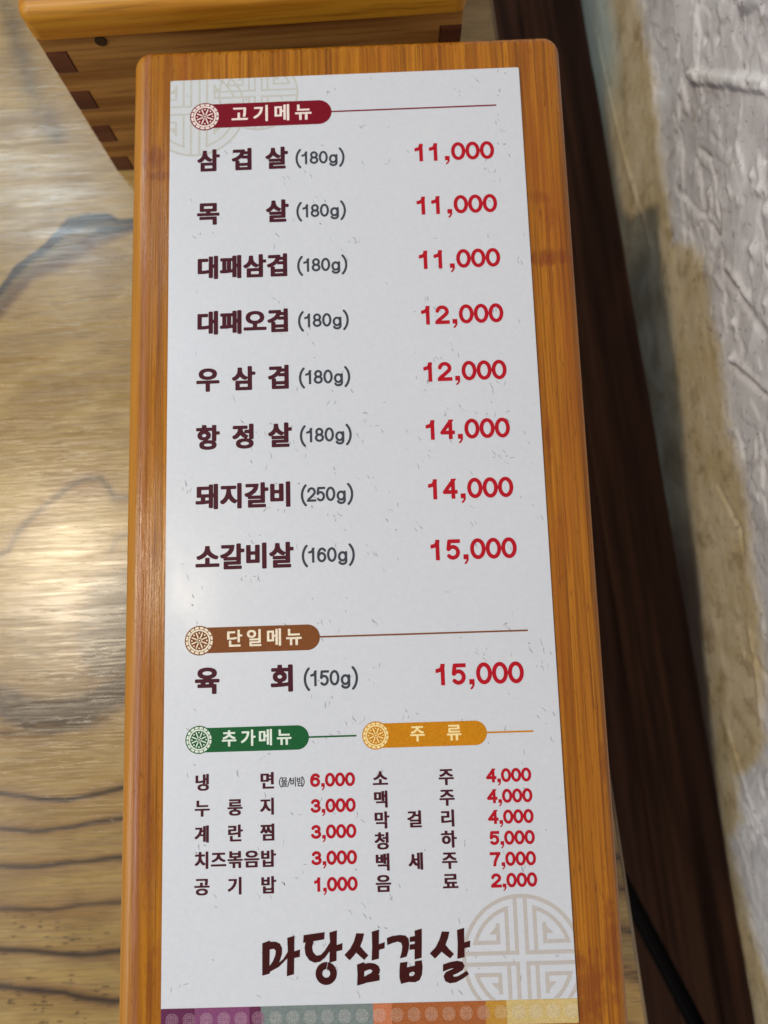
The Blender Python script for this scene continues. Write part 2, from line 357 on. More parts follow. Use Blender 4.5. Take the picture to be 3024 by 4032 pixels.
def draw(cv, ch, u0, u1, v0, v1, w):
    if ch == ',':
        r = w * 0.62; cv.add(cv.poly([(u0, v1 - 2 * r), (u0 + 2 * r, v1 - 2 * r), (u0 + 2 * r, v1 + r * .3), (u0 + r * 1.3, v1 + r * 1.5), (u0 + r * .4, v1 + r * 2.0), (u0 + r * .3, v1 + r * 1.4), (u0 + r * 1.1, v1 + .5 * r), (u0 + r * 1.1, v1), (u0, v1)]))
        return
    a, b, c, d = u0 + w / 2, u1 - w / 2, v0 + w / 2, v1 - w / 2
    f = np.full(cv.U.shape, -1.0)
    for line in digit(ch):
        P = [(a + x * (b - a), c + y * (d - c)) for x, y in line]
        if ch in '1457' or (ch == '2' and len(P) == 2):            # square-cut ends
            for i, j in ((0, 1), (-1, -2)):
                if ch == '5' and (i == -1 or len(P) > 4): continue
                L = math.hypot(P[i][0] - P[j][0], P[i][1] - P[j][1]) or 1
                P[i] = (P[i][0] + (P[i][0] - P[j][0]) / L * w * .6, P[i][1] + (P[i][1] - P[j][1]) / L * w * .6)
        f = np.maximum(f, cv.stroke(P, w))
    cv.add(np.minimum(f, np.minimum(np.minimum(cv.U - u0 + .02, u1 - cv.U + .02), np.minimum(cv.V - v0 + .02, (v1 - cv.V + .02) if ch != 'g' else 9.0))))

HANGUL = '삼겹살목대패오우항정돼지갈비소육회냉면물빔누룽계란찜치즈볶음밥공기주맥막걸리청하백세료고메뉴단일추가류'
load_glyphs(HANGUL)

# ------------------------------------------------------------------ menu box: lidded box carrying the menu sheet
LID_T = 0.305 - 0.22
sheet_rz = math.radians(1.93)
menu_box = thing('menu_box', 'low wooden box with an amber bamboo lid carrying the white printed price menu', 'box', (-0.0719, 0.1708, LID_T), sheet_rz)

def rounded_slab(u0, v0, u1, v1, z0, z1, rc, re, nseg=6, narc=7):
    """slab with rounded plan corners and a rounded top edge (mm, v down) as a bmesh"""
    bm = bmesh.new()
    prof = [(0.0, z0), (0.0, z1 - re)] + [(re * (1 - math.cos(math.pi / 2 * k / narc)), z1 - re + re * math.sin(math.pi / 2 * k / narc)) for k in range(1, narc + 1)]
    loops = []
    for ins, z in prof:
        r = max(rc - ins, 0.4); pts = []
        for cx, cy, a in ((u1 - ins - r, v0 + ins + r, 0), (u0 + ins + r, v0 + ins + r, 90), (u0 + ins + r, v1 - ins - r, 180), (u1 - ins - r, v1 - ins - r, 270)):
            for k in range(nseg + 1):
                t = math.radians(a + 90 * k / nseg)
                pts.append(((cx + r * math.cos(t)) * MM, -(cy - r * math.sin(t)) * MM, z * MM))
        loops.append([bm.verts.new(p) for p in pts])
    n = len(loops[0])
    for A, B in zip(loops[:-1], loops[1:]):
        for i in range(n): bm.faces.new((A[i], A[(i + 1) % n], B[(i + 1) % n], B[i]))
    bm.faces.new(loops[-1]); bm.faces.new(loops[0][::-1])
    bmesh.ops.recalc_face_normals(bm, faces=bm.faces)
    return bm

def slice_x(bm, a, b, gap=0.0):
    out = bm.copy()
    for x, n in ((a, (-1, 0, 0)), (b, (1, 0, 0))):
        if x is None: continue
        geom = out.verts[:] + out.edges[:] + out.faces[:]
        r = bmesh.ops.bisect_plane(out, geom=geom, dist=1e-7, plane_co=(x * MM, 0, 0), plane_no=n, clear_outer=True)
        edges = [e for e in r['geom_cut'] if isinstance(e, bmesh.types.BMEdge)]
        if edges: bmesh.ops.contextual_create(out, geom=edges)
    return out

def to_mesh(bm, name, smooth=True):
    me = bpy.data.meshes.new(name); bm.to_mesh(me); bm.free()
    if smooth:
        me.shade_smooth()
        me.set_sharp_from_angle(angle=math.radians(35))
    return me

slab = rounded_slab(-12.6, -12.6, 124.7, 291.0, -12.0, 0.0, 5.5, 4.0)
cuts = [None, 2.2, 28.6, 51.5, 81.0, 110.9, None]
tints = [(1.0, .98, .95), (1.08, 1.06, 1.1), (.96, .92, .9), (1.12, 1.1, 1.12), (1.03, .97, .9), (1.0, .93, .95)]
for i in range(6):
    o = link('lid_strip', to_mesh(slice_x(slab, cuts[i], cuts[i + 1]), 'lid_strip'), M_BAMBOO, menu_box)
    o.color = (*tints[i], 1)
slab.free()
def panel(name, x0, x1, y0, y1, z0, z1, mat, parent, bev=0.6):
    bm = bmesh.new(); bmesh.ops.create_cube(bm, size=1.0)
    for v in bm.verts: v.co = Vector(((x0 + x1) / 2 + v.co.x * (x1 - x0), (y0 + y1) / 2 + v.co.y * (y1 - y0), (z0 + z1) / 2 + v.co.z * (z1 - z0))) * MM
    if bev: bmesh.ops.bevel(bm, geom=bm.edges[:], offset=bev * MM, segments=2, affect='EDGES')
    return link(name, to_mesh(bm, name), mat, parent)
zb = -LID_T * 1000
panel('long_panel', -8, 0, -286, 8, zb, -12.2, M_BOXL, menu_box)
panel('long_panel', 112, 120, -286, 8, zb, -12.2, M_BOXL, menu_box)
panel('end_panel', 0.2, 111.8, 0, 8, zb, -12.2, M_BOX, menu_box)
panel('end_panel', 0.2, 111.8, -286, -278, zb, -12.2, M_BOX, menu_box)

# the sheet
SW, SH = 110.8, 278.8
bm = rounded_slab(0, 0, SW, SH, -0.38, 0.5, 0.5, 0.12, 2, 2)
sheet = link('menu_sheet', to_mesh(bm, 'menu_sheet'), M_SHEET, menu_box)
sheet.location.z = 0.40 * MM
sheet['label'] = 'white laminated price menu printed in Korean'
Z1, Z2, Z3 = 0.53, 0.56, 0.59

# faint round emblems
def emblem(cv, cx, cy, R, lw):
    k = R / 16.0; A = []
    cv.add(lw / 2 - np.abs(np.hypot(cv.U - cx, cv.V - cy) - (R - lw / 2)))
    X = np.abs(cv.U - cx) / k; Y = np.abs(cv.V - cy) / k; r = np.hypot(X, Y); h = lw / k / 2
    f = np.full(X.shape, -1.0)
    def add(g):
        nonlocal f; f = np.maximum(f, g)
    inside = 15.8 - r
    add(np.minimum(np.minimum(h - np.abs(X - 1.35), Y - (1.35 - h)), inside))
    add(np.minimum(np.minimum(h - np.abs(Y - 1.35), X - (1.35 - h)), inside))
    add(np.minimum(np.minimum(h - np.abs(X - 3.75), Y - 1.35), 13.5 - r))
    add(np.minimum(np.minimum(h - np.abs(r - 13.0), X - 3.3), Y - (4.0 - h)))
    add(np.minimum(np.minimum(h - np.abs(Y - 4.0), X - (6.2 - h)), 13.4 - r))
    add(np.minimum(np.minimum(h - np.abs(X - 6.2), Y - 4.0 + h), 8.8 - Y))
    add(np.minimum(np.minimum(X - 5.8, Y - 6.0), 14.6 - (X + Y)) * 0.8)
    cv.add(f * k)
cv = Canvas(0, 0, 42, 28, 8); cv.add(cv.disk(8.0, 10.6, 15.8)); cv.add(cv.disk(28.0, 5.6, 12.7)); cv.clip(.05, .1, 42, 28)
cv.build('faint_emblem_ground', 0.515, INK['veil'], sheet)
cv = Canvas(0, 0, 26, 28, 9); emblem(cv, 8.0, 10.6, 15.8, 0.62); cv.clip(.1, .15, 42, 28)
cv.build('faint_round_emblem', Z1, INK['wm1'], sheet)
cv = Canvas(14, 0, 42, 20, 9); emblem(cv, 28.0, 5.6, 12.7, 0.55); cv.clip(15, .15, 42, 28)
cv.build('faint_round_emblem', Z1 + .012, INK['wm1'], sheet)
cv = Canvas(79, 245, SW, 273, 9); emblem(cv, 96.9, 262.5, 16.1, 1.0); cv.clip(79, 245, SW - .1, 272.6)
cv.build('faint_round_emblem', Z1, INK['wm2'], sheet)

# headings
def heading(cx, cy, R, u1, v0, v1, line_to, mat, pale, chars, size):
    cv = Canvas(cx, v0 - .3, u1 + .5, v1 + .3, 12)
    r = (v1 - v0) / 2; c = (v0 + v1) / 2
    cv.add(cv.stroke([(cx, c), (u1 - r, c)], v1 - v0)); cv.clip(cx, v0 - 1, u1 + 1, v1 + 1)
    o = cv.build('heading_banner', Z1 + .03, mat, sheet)
    cv = Canvas(u1 - .2, c - .6, line_to + .4, c + .6, 12); cv.add(np.minimum(cv.stroke([(u1 - .05, c), (line_to, c)], .46), line_to - cv.U)); cv.clip(u1, c - 1, line_to, c + 1)
    cv.build('heading_rule', Z1 + .03, mat, sheet)
    cv = Canvas(cx - R - .3, cy - R - .3, cx + R + .3, cy + R + .3, 14); cv.add(cv.disk(cx, cy, R))
    cv.build('wheel_emblem', Z2 + .015, mat, sheet)
    cv = Canvas(cx - R - .3, cy - R - .3, cx + R + .3, cy + R + .3, 26)
    dx, dy = cv.U - cx, cv.V - cy; r_ = np.hypot(dx, dy) / R; a = np.degrees(np.arctan2(dy, dx))
    ang = np.abs((a + 11.25) % 22.5 - 11.25) * np.pi / 180 * r_
    cv.add(np.minimum(0.072 - np.abs(r_ - .855), ang - 0.035) * R)
    cv.add((0.052 - np.abs(r_ - .70)) * R)
    for k in range(8):
        t = math.radians(22.5 + 45 * k)
        cv.add(cv.stroke([(cx + R * .24 * math.cos(t), cy + R * .24 * math.sin(t)), (cx + R * .54 * math.cos(t), cy + R * .54 * math.sin(t))], R * .085))
        t = math.radians(45 * k); cv.add(cv.disk(cx + R * .52 * math.cos(t), cy + R * .52 * math.sin(t), R * .055))
    cv.add((0.022 - np.abs(r_ - .16)) * R); cv.add(cv.disk(cx, cy, R * .06))
    cv.build('wheel_emblem_lines', Z3 + .01, pale, sheet)
    cv = Canvas(chars[0][1] - 4, cy - 4, chars[-1][1] + 4, cy + 4, 14)
    for ch, u in chars: cv.glyph(ch, u, c - .25, size, size, (0.028, 0.022))
    cv.build('heading_title', Z2 + .015, pale, sheet)
heading(11.1, 13.0, 4.72, 51.1, 8.8, 17.0, 103.0, INK['h1'], INK['white'], [('고', 22.1), ('기', 28.9), ('메', 35.5), ('뉴', 42.2)], 5.9)
heading(9.95, 176.2, 4.15, 44.3, 172.6, 179.8, 103.3, INK['h2'], INK['cream'], [('단', 19.9), ('일', 25.65), ('메', 31.3), ('뉴', 36.9)], 5.1)
heading(9.95, 203.55, 3.8, 40.7, 200.4, 207.0, 54.0, INK['h3'], INK['mint'], [('추', 18.4), ('가', 23.7), ('메', 28.6), ('뉴', 33.8)], 4.65)
heading(59.4, 203.8, 3.8, 90.3, 200.6, 207.2, 103.2, INK['h4'], INK['straw'], [('주', 71.0), ('류', 81.2)], 4.65)

# main rows
def item(chars, us, v, size, fat=(0.048, 0.034)):
    cv = Canvas(us[0] - size * .62, v - size * .66, us[-1] + size * .62, v + size * .66, 12)
    for ch, u in zip(chars, us): cv.glyph(ch, u, v, size * .98, size, fat)
    cv.build('dish_name', Z2, INK['name'], sheet)
def weight(txt, v):
    cv = Canvas(39, v - 4, 55.4, v + 4.2, 14); w = .68; t, b = v - 2.25, v + 2.05
    for ch, u0, u1 in zip('1' + '', [0], [0]): pass
    sp = {0: (41.4, 43.2) if txt[0] == '1' else (41.3, 44.0), 1: (43.9, 46.65), 2: (46.8, 49.6)}
    for k, ch in enumerate(txt): draw(cv, ch, sp[k][0], sp[k][1], t, b, w)
    draw(cv, 'g', 49.95, 52.75, v - 1.0, v + 2.05, w)
    cv.add(cv.stroke(arc(43.15, v + .1, 3.3, 3.95, 228, 132, 14), w)); cv.add(cv.stroke(arc(51.2, v + .1, 3.3, 3.95, -48, 48, 14), w))
    cv.build('portion_weight', Z2, INK['weight'], sheet)
def price(txt, v):
    cv = Canvas(76, v - 4, 102.4, v + 5, 12); t, b = v - 2.95, v + 2.95; w = 1.12
    draw(cv, '1', 76.75, 79.35, t, b, w)
    if txt[1] == '1': draw(cv, '1', 81.25, 83.85, t, b, w)
    else: draw(cv, txt[1], 80.95, 85.25, t, b, w)
    draw(cv, ',', 86.1, 0, t, b, w * 1.05)
    for k in range(3): draw(cv, '0', 88.1 + 4.48 * k, 92.55 + 4.48 * k, t - .08, b + .08, w)
    cv.build('price', Z2, INK['price'], sheet)
L4 = [12.2, 19.33, 26.47, 33.6]; L3 = [12.2, 22.9, 33.6]; L2 = [12.2, 33.6]
ROWS = [('삼겹살', L3, '180', '11'), ('목살', L2, '180', '11'), ('대패삼겹', L4, '180', '11'), ('대패오겹', L4, '180', '12'),
        ('우삼겹', L3, '180', '12'), ('항정살', L3, '180', '14'), ('돼지갈비', L4, '250', '14'), ('소갈비살', L4, '160', '15')]
for k, (nm, us, wt, pr) in enumerate(ROWS):
    v = 28.15 + 17.78 * k
    item(nm, us, v, 7.75); weight(wt, v + .35); price(pr, v - .05)
item('육회', L2, 187.5, 7.75); weight('150', 187.8); price('15', 187.75)

# small two-column list
def small_price(txt, u0, v):
    cv = Canvas(u0 - .5, v - 2.6, u0 + 13.2, v + 3.2, 14); t, b = v - 1.82, v + 1.82; w = .78
    d = txt[0]
    if d == '1': draw(cv, '1', u0 + .7, u0 + 2.35, t, b, w)
    else: draw(cv, d, u0, u0 + 2.85, t, b, w)
    draw(cv, ',', u0 + 3.1, 0, t, b, w)
    for k in range(3): draw(cv, '0', u0 + 4.15 + 2.77 * k, u0 + 6.95 + 2.77 * k, t - .04, b + .04, w)
    cv.build('price', Z2, INK['price'], sheet)
S5 = [10.9, 15.43, 19.97, 24.5, 29.0]
for k, (nm, us, pr) in enumerate([('냉면', [10.9, 29.0], '6'), ('누룽지', [10.9, 19.97, 29.0], '3'), ('계란찜', [10.9, 19.97, 29.0], '3'), ('치즈볶음밥', S5, '3'), ('공기밥', [10.9, 19.97, 29.0], '1')]):
    v = 215.1 + 6.82 * k
    item(nm, us, v, 4.75, (0.042, 0.024)); small_price(pr, 40.8, v + .2)
for k, (nm, us, pr) in enumerate([('소주', [60.3, 78.5], '4'), ('맥주', [60.3, 78.5], '4'), ('막걸리', [60.3, 69.4, 78.5], '4'), ('청하', [60.3, 78.5], '5'), ('백세주', [60.3, 69.4, 78.5], '7'), ('음료', [60.3, 78.5], '2')]):
    v = 215.45 + 5.47 * k
    item(nm, us, v, 4.75, (0.042, 0.024)); small_price(pr, 89.45, v)
cv = Canvas(31.4, 213, 40, 218.5, 16)
for ch, u in (('물', 33.65), ('비', 36.15), ('빔', 37.95)): cv.glyph(ch, u, 215.6, 2.05, 2.75, (0.02, 0.016))
cv.add(cv.stroke(arc(34.6, 215.6, 2.3, 2.0, 222, 138, 10), .24)); cv.add(cv.stroke(arc(36.9, 215.6, 2.3, 2.0, -42, 42, 10), .24))
cv.add(cv.stroke([(34.6, 216.8), (35.35, 214.5)], .24))
cv.build('side_note', Z2, INK['weight'], sheet)

# brush-lettered name of the house
def logo():
    cv = Canvas(26, 253, 84, 270, 14)
    P = LOGO
    for k in ('ma1', 'dang1', 'sam_s', 'sam_a', 'sam_m', 'gyeop_g', 'gyeop_y', 'gyeop_b', 'sal_s', 'sal_a', 'sal_l'):
        cv.add(cv.poly(P[k]) + .04)
    for k in ('ma_hole', 'sam_mh', 'gyeop_bh'): cv.cut(cv.poly(P[k]))
    (cx, cy), (ox, oy), (ix, iy) = P['dang_ring']
    ring = np.minimum(cv.disk(cx, cy, 2.85), -cv.disk(cx, cy, 1.05))
    ring = np.minimum(ring, -cv.stroke([(44.35, 264.2), (44.8, 262.1)], .14))
    cv.add(ring)
    cv.build('restaurant_name', Z2 + .01, INK['logo'], sheet)
logo()

# coloured border strip with little discs
SEG = [(0, 9.06, (100, 44, 80)), (9.06, 23.7, (132, 74, 116)), (23.7, 26.7, (100, 44, 80)), (26.7, 56.6, (122, 134, 134)), (56.6, 61.5, (196, 120, 86)),
       (61.5, 86.4, (166, 96, 54)), (86.4, 91.9, (188, 140, 60)), (91.9, SW, (204, 180, 122))]
for a, b, c in SEG:
    cv = Canvas(a - .1, 272.5, b + .2, 279, 6); cv.add(np.ones(cv.U.shape)); cv.clip(max(a, .06), 272.75, min(b, SW - .08), SH - .08)
    cv.build('border_block', Z1 + .03, ink('border_ink', c, grain=0.12), sheet)
for k in range(24):
    u = 3.0 + 4.6 * k
    base = [c for a, b, c in SEG if a <= u <= b][0]
    mixc = tuple(int(x * .62 + y * .38) for x, y in zip(base, (214, 204, 204)))
    cv = Canvas(u - 2, 273.6, u + 2, 277.8, 16); cv.add(cv.disk(u, 275.65, 1.72))
    X, Y = np.abs(cv.U - u), np.abs(cv.V - 275.65)
    for g in (.045 - np.abs(X - .2), .045 - np.abs(Y - .2), np.minimum(.045 - np.abs(X - .6), 1.3 - Y), np.minimum(.045 - np.abs(Y - .75), np.minimum(X - .6, 1.2 - X)), .05 - np.abs(np.hypot(X, Y) - 1.4)): cv.cut(g)
    cv.build('border_disc', Z2 + .02, ink('disc_ink', mixc, grain=0.12), sheet)

# printed paper fibres
def fibres(n, name, mat, seed, z, lo, hi):
    rg = random.Random(seed); vs = []; fs = []
    def fleck(u, v, L, wd, a):
        k = len(vs); ca, sa = math.cos(a), math.sin(a); bend = rg.uniform(-.18, .18) * L
        top = []; bot = []
        for i in range(5):
            t = i / 4 - .5; w_ = wd * (1 - (2 * t) ** 2 * .85) * rg.uniform(.6, 1.2) / 2; off = bend * (1 - 4 * t * t)
            for s_, lst in ((1, top), (-1, bot)):
                x = t * L; y = off + s_ * w_
                lst.append((u + x * ca - y * sa, v + x * sa + y * ca))
        for p in top + bot: vs.append((p[0] * MM, -p[1] * MM, z * MM))
        for i in range(4): fs.append((k + i, k + i + 1, k + 6 + i, k + 5 + i))
    made = 0
    while made < n:
        u, v = rg.uniform(1.5, SW - 1.5), rg.uniform(1.5, 271)
        dens = .30 + .7 * math.exp(-((v - 150) / 60) ** 2) * (.4 + .6 * u / SW) + .35 * (u > 95)
        if rg.random() > dens: continue
        m = rg.choice((1, 1, 1, 2, 3))
        for _ in range(m):
            fu, fv = u + rg.gauss(0, 1.4) * (m > 1), v + rg.gauss(0, 1.4) * (m > 1)
            if not (1 < fu < SW - 1 and 1 < fv < 271.5): continue
            fleck(fu, fv, rg.uniform(lo, hi), rg.uniform(.14, .42), rg.gauss(1.15, .45) if rg.random() < .8 else rg.uniform(0, 3.1)); made += 1
    me = bpy.data.meshes.new(name); me.from_pydata(vs, [], fs)
    o = link(name, me, mat, sheet); o['kind'] = 'stuff'
fibres(430, 'paper_fibres', INK['fibre'], 3, .516, .6, 2.3)
fibres(60, 'paper_fibres', INK['fibre2'], 9, .520, .4, 1.5)

# ------------------------------------------------------------------ second box behind it, finger-jointed
ANG2 = math.atan2(207.5 - 198.1, 21.3 + 123.7)
box2 = thing('utensil_box', 'finger-jointed wooden box with honey lid and dark peg, beyond the menu box', 'box', (-0.1215, 0.1948, 0.0), ANG2)
BW, BD, BH, TH = 144.5, 250.0, 76.6, 7.6
def jointed_front():
    """front board: its outline is notched at both ends where the side boards' fingers come through"""
    bm = bmesh.new(); x0, x1 = 0.0, BW
    lv = [0.0, 9.4, 19.6, 29.6, 39.6, 49.6, 59.2, 69.2, BH]          # boundaries from the table up; even gaps are notched
    left = []; right = []
    for i in range(len(lv) - 1):
        xi = TH if i % 2 == 0 else 0.0
        left += [(xi, lv[i]), (xi, lv[i + 1])]; right += [(BW - xi, lv[i]), (BW - xi, lv[i + 1])]
    ring = right + left[::-1]
    pts = []
    for p in ring:
        if not pts or pts[-1] != p: pts.append(p)
    A = [bm.verts.new((x * MM, 0.0, z * MM)) for x, z in pts]; B = [bm.verts.new((x * MM, TH * MM, z * MM)) for x, z in pts]
    bm.faces.new(A); bm.faces.new(B[::-1]); n = len(A)
    for i in range(n): bm.faces.new((A[i], B[i], B[(i + 1) % n], A[(i + 1) % n]))
    bmesh.ops.recalc_face_normals(bm, faces=bm.faces)
    bmesh.ops.bevel(bm, geom=[e for e in bm.edges if abs(e.verts[0].co.y) < 1e-6 and abs(e.verts[1].co.y) < 1e-6], offset=.25 * MM, segments=1, affect='EDGES')
    return lv, to_mesh(bm, 'front_board', False)
lv, me = jointed_front()
link('front_board', me, M_BOX, box2)
for side in (0, 1):
    xa, xb = (0.0, TH) if side == 0 else (BW - TH, BW)
    panel('side_board', xa, xb, TH + .1, BD, 0.0, BH, M_BOXL, box2, .3)
    for i in range(0, len(lv) - 1, 2):
        panel('joint_finger', xa + (.12 if side else 0), xb - (0 if side else .12), -0.12, TH, lv[i] + .1, lv[i + 1] - .1, M_END, box2, .35)
panel('back_board', TH, BW - TH, BD - TH, BD, 0.0, BH, M_BOX, box2, .3)
bm = rounded_slab(-1.2, -BD - 1, BW + 1.0, 1.6, BH + .1, BH + 12.0, 4.5, 4.2)
link('lid', to_mesh(bm, 'lid'), M_LIDB, box2)
# peg hole in the front board
def peg():
    bm = bmesh.new(); bmesh.ops.create_circle(bm, cap_ends=True, radius=2.1 * MM, segments=20)
    r = bmesh.ops.extrude_face_region(bm, geom=bm.faces[:]); 
    for v in [g for g in r['geom'] if isinstance(g, bmesh.types.BMVert)]: v.co.z += .35 * MM
    bmesh.ops.recalc_face_normals(bm, faces=bm.faces)
    o = link('peg', to_mesh(bm, 'peg'), box_wood('dark_peg_wood', (46, 26, 16), (30, 18, 12)), box2)
    o.rotation_euler = (math.pi / 2, 0, 0); o.location = (21.0 * MM, 0.02 * MM, (BH - 3.6) * MM)
peg()

# ------------------------------------------------------------------ numpy noise for colour fields and relief
def vnoise(x, y, seed=0):
    xi = np.floor(x).astype(np.int64); yi = np.floor(y).astype(np.int64); fx = x - xi; fy = y - yi
    def h(a, b):
        n = (a * 374761393 + b * 668265263 + seed * 1442695041) & 0xffffffff
        n = ((n ^ (n >> 13)) * 1274126177) & 0xffffffff
        return ((n ^ (n >> 16)) & 0xffff) / 65535.0
    sx = fx * fx * (3 - 2 * fx); sy = fy * fy * (3 - 2 * fy)
    return (h(xi, yi) * (1 - sx) + h(xi + 1, yi) * sx) * (1 - sy) + (h(xi, yi + 1) * (1 - sx) + h(xi + 1, yi + 1) * sx) * sy
def fbm(x, y, oct=4, seed=0, gain=.5):
    v = 0; a = 1; t = 0
    for k in range(oct): v = v + a * vnoise(x * 2 ** k + 17 * k, y * 2 ** k - 9 * k, seed + k); t += a; a *= gain
    return v / t
def dist_line(X, Y, pts):
    best = np.full(X.shape, 1e9)
    for (a, b), (c, d) in zip(pts[:-1], pts[1:]):
        du, dv = c - a, d - b; L = du * du + dv * dv + 1e-9
        t = np.clip(((X - a) * du + (Y - b) * dv) / L, 0, 1)
        best = np.minimum(best, np.hypot(X - a - t * du, Y - b - t * dv))
    return best
def grid_mesh(name, P, attrs, uvs=None):
    """P: (ny, nx, 3) array of points -> quad mesh with colour attributes"""
    ny, nx, _ = P.shape
    me = bpy.data.meshes.new(name)
    idx = np.arange(ny * nx).reshape(ny, nx)
    q = np.stack([idx[:-1, :-1], idx[:-1, 1:], idx[1:, 1:], idx[1:, :-1]], -1).reshape(-1)
    nf = (ny - 1) * (nx - 1)
    me.vertices.add(ny * nx); me.vertices.foreach_set('co', P.reshape(-1).astype(np.float32))
    me.loops.add(nf * 4); me.loops.foreach_set('vertex_index', q.astype(np.int32))
    me.polygons.add(nf); me.polygons.foreach_set('loop_start', np.arange(0, nf * 4, 4, dtype=np.int32))
    me.update(calc_edges=True)
    for k, A in attrs.items():
        at = me.color_attributes.new(k, 'FLOAT_COLOR', 'POINT')
        at.data.foreach_set('color', A.reshape(-1).astype(np.float32))
    me.shade_smooth()
    return me

# ------------------------------------------------------------------ table
def table():
    T = dict(TBL)
    for k in 'EFGHIJK':                                            # the growth lines go on under the box and to the left
        p = T[k]; y0, y1 = p[0][1], p[-1][1]
        T[k] = [(-420, y0 - 26), (-330, y0 - 6), (-260, y0 + 9), (-205, y0 + 6)] + p + [(-80, y1 + 4), (-45, y1 + 3), (0, y1 - 6), (60, y1 - 20), (120, y1 - 30)]
    T['B'] = [(-300, -60), (-230, -20), (-185, 2)] + T['B'] + [(-90, 44), (-60, 20)]
    T['C'] = T['C'] + [(-95, 34), (-80, 22)]
    T['D'] = [(-215, 8), (-200, -14), (-180, -26)] + T['D'] + [(-95, -8), (-90, 10)]
    T['A_up'] = [(-420, 20), (-300, 50), (-220, 90), (-190, 115)] + T['A_up'] + [(-80, 168), (-30, 140), (60, 110)]
    T['A_lo'] = [(-420, 8), (-300, 32), (-220, 68), (-190, 98)] + T['A_lo'] + [(-80, 156), (-30, 130), (60, 102)]
    ys = np.concatenate([np.arange(-420, -165, 12), np.arange(-165, 290, .55), np.arange(292, 620, 12)])
    xs = np.concatenate([np.arange(-620, -332, 12), np.arange(-332, -185, .95), np.arange(-185, -70, .55), np.arange(-70, 30, 2.5)])
    X, Y = np.meshgrid(xs, ys)
    edge = 74.2 - .117 * ys
    extra = np.linspace(0, 1, 12)[1:]
    Xe = xs[-1] + (edge[:, None] - xs[-1]) * extra[None, :]
    X = np.concatenate([X, Xe], 1); Y = np.concatenate([Y, np.repeat(ys[:, None], len(extra), 1)], 1)
    wob = (fbm(X / 9, Y / 2.2, 3, 5) - .5)
    yw = Y + 1.4 * wob; xw = X + 2 * (fbm(X / 12, Y / 12, 2, 8) - .5)
    dark = np.zeros(X.shape); warm = np.zeros(X.shape)
    def sm(a, b, t): t = np.clip((t - a) / (b - a), 0, 1); return t * t * (3 - 2 * t)
    # broad charcoal wave
    up = np.array(T['A_up']); lo = np.array(T['A_lo'])
    yu = np.interp(X, up[:, 0], up[:, 1]); yl = np.interp(X, lo[:, 0], lo[:, 1])
    t = (yu - yw) / np.maximum(yu - yl, 3)
    band = sm(-.12, .10, t) * (1 - sm(.85, 1.35, t))
    core = np.exp(-((t - .16) / .22) ** 2) + .95 * np.exp(-((t - .62) / .16) ** 2) * sm(-140, -122, X)
    dark = np.maximum(dark, np.clip(band * (.5 + .6 * np.clip(core, 0, 1)) * (.8 + .5 * fbm(X / 6, Y / 1.2, 3, 2)), 0, 1))
    warm = np.maximum(warm, band * sm(.35, .9, t))
    for key, wd, amt, halo in (('B', 1.5, .60, 4), ('C', 1.4, .45, 3), ('E', 1.0, .55, 3), ('F', 1.2, .85, 3.5), ('G', 1.0, .75, 3.5),
                               ('H', 1.1, .75, 4), ('I', 1.0, .62, 5), ('J', 1.3, .8, 3), ('K', 1.5, .8, 4)):
        d = dist_line(xw, yw, T[key])
        dark = np.maximum(dark, min(1, amt * 1.25) * np.exp(-(d / (wd * .9)) ** 2)); warm = np.maximum(warm, .7 * np.exp(-(d / halo) ** 2))
    # brown cap in the hooked line, and the big smoky knot area
    warm = np.maximum(warm, .85 * np.exp(-(((X + 124) / 9) ** 2 + ((yw - 54) / 5.5) ** 2) ** 1.5))
    m1 = np.exp(-(((X + 108) / 20) ** 2 + ((yw + 2) / 25) ** 2) ** 1.8) * 1.25
    m2 = 1.4 * np.exp(-(dist_line(xw, yw + 0 * X, T['D']) / 7.0) ** 2)
    m3 = .42 * np.exp(-(((X + 128) / 38) ** 2 + ((yw + 8) / 26) ** 2) ** 2)
    sp = .35 + 1.15 * fbm(X / 5, Y / 1.3, 4, 31)
    dark = np.maximum(dark, np.clip(np.maximum(np.maximum(m1, m2), m3) * sp, 0, .9)); warm = np.maximum(warm, np.clip(m1 + m2 + m3, 0, 1) * .9)
    # upper left smoke beside the far box
    dark = np.maximum(dark, .55 * np.exp(-(dist_line(X, Y, [(-150, 212), (-163, 238), (-176, 275), (-184, 330)]) / 5) ** 2) * (.4 + fbm(X / 4, Y / 6, 3, 12)))
    # further arcs elsewhere on the board so it goes on beyond the picture
    far = sm(-165, -185, Y) + sm(290, 320, Y)
    ringf = np.abs(((Y + 12 * np.sin(X / 90) + 10 * (fbm(X / 60, Y / 60, 2, 3) - .5)) / 24) % 1 - .5)
    dark = np.maximum(dark, np.clip(far, 0, 1) * .5 * np.exp(-(ringf / .05) ** 2))
    # pores: short dark dashes, stronger at the near end
    por = vnoise(X / 3.2 + 5, (Y + .05 * X) / .55, 77)
    pd = sm(.80, .90, por) * (sm(-95, -120, Y) * .8 + .10) * sm(.35, .6, fbm(X / 14, Y / 9, 2, 41))
    dark = np.maximum(dark, pd * .8)
    A = np.stack([np.clip(dark, 0, 1), np.clip(warm, 0, 1), pd, np.ones(X.shape)], -1)
    P = np.stack([X * MM, Y * MM, np.zeros(X.shape)], -1)
    t_ = thing('table', 'pale brown wooden table with dark smoky grain figure under both boxes', 'table', (0, 0, 0))
    t = NT('figured_table_wood'); v = t.coord()
    at = t.attr('figure'); sep = t.n('ShaderNodeSeparateColor'); t.l(at.outputs['Color'], sep.inputs[0])
    rot = t.mapping(v, (1, 1, 1), rot=(0, 0, math.radians(-3)))
    g1 = t.noise(t.mapping(rot, (42, 950, 1)), 1.0, 4, 0.62, .3)
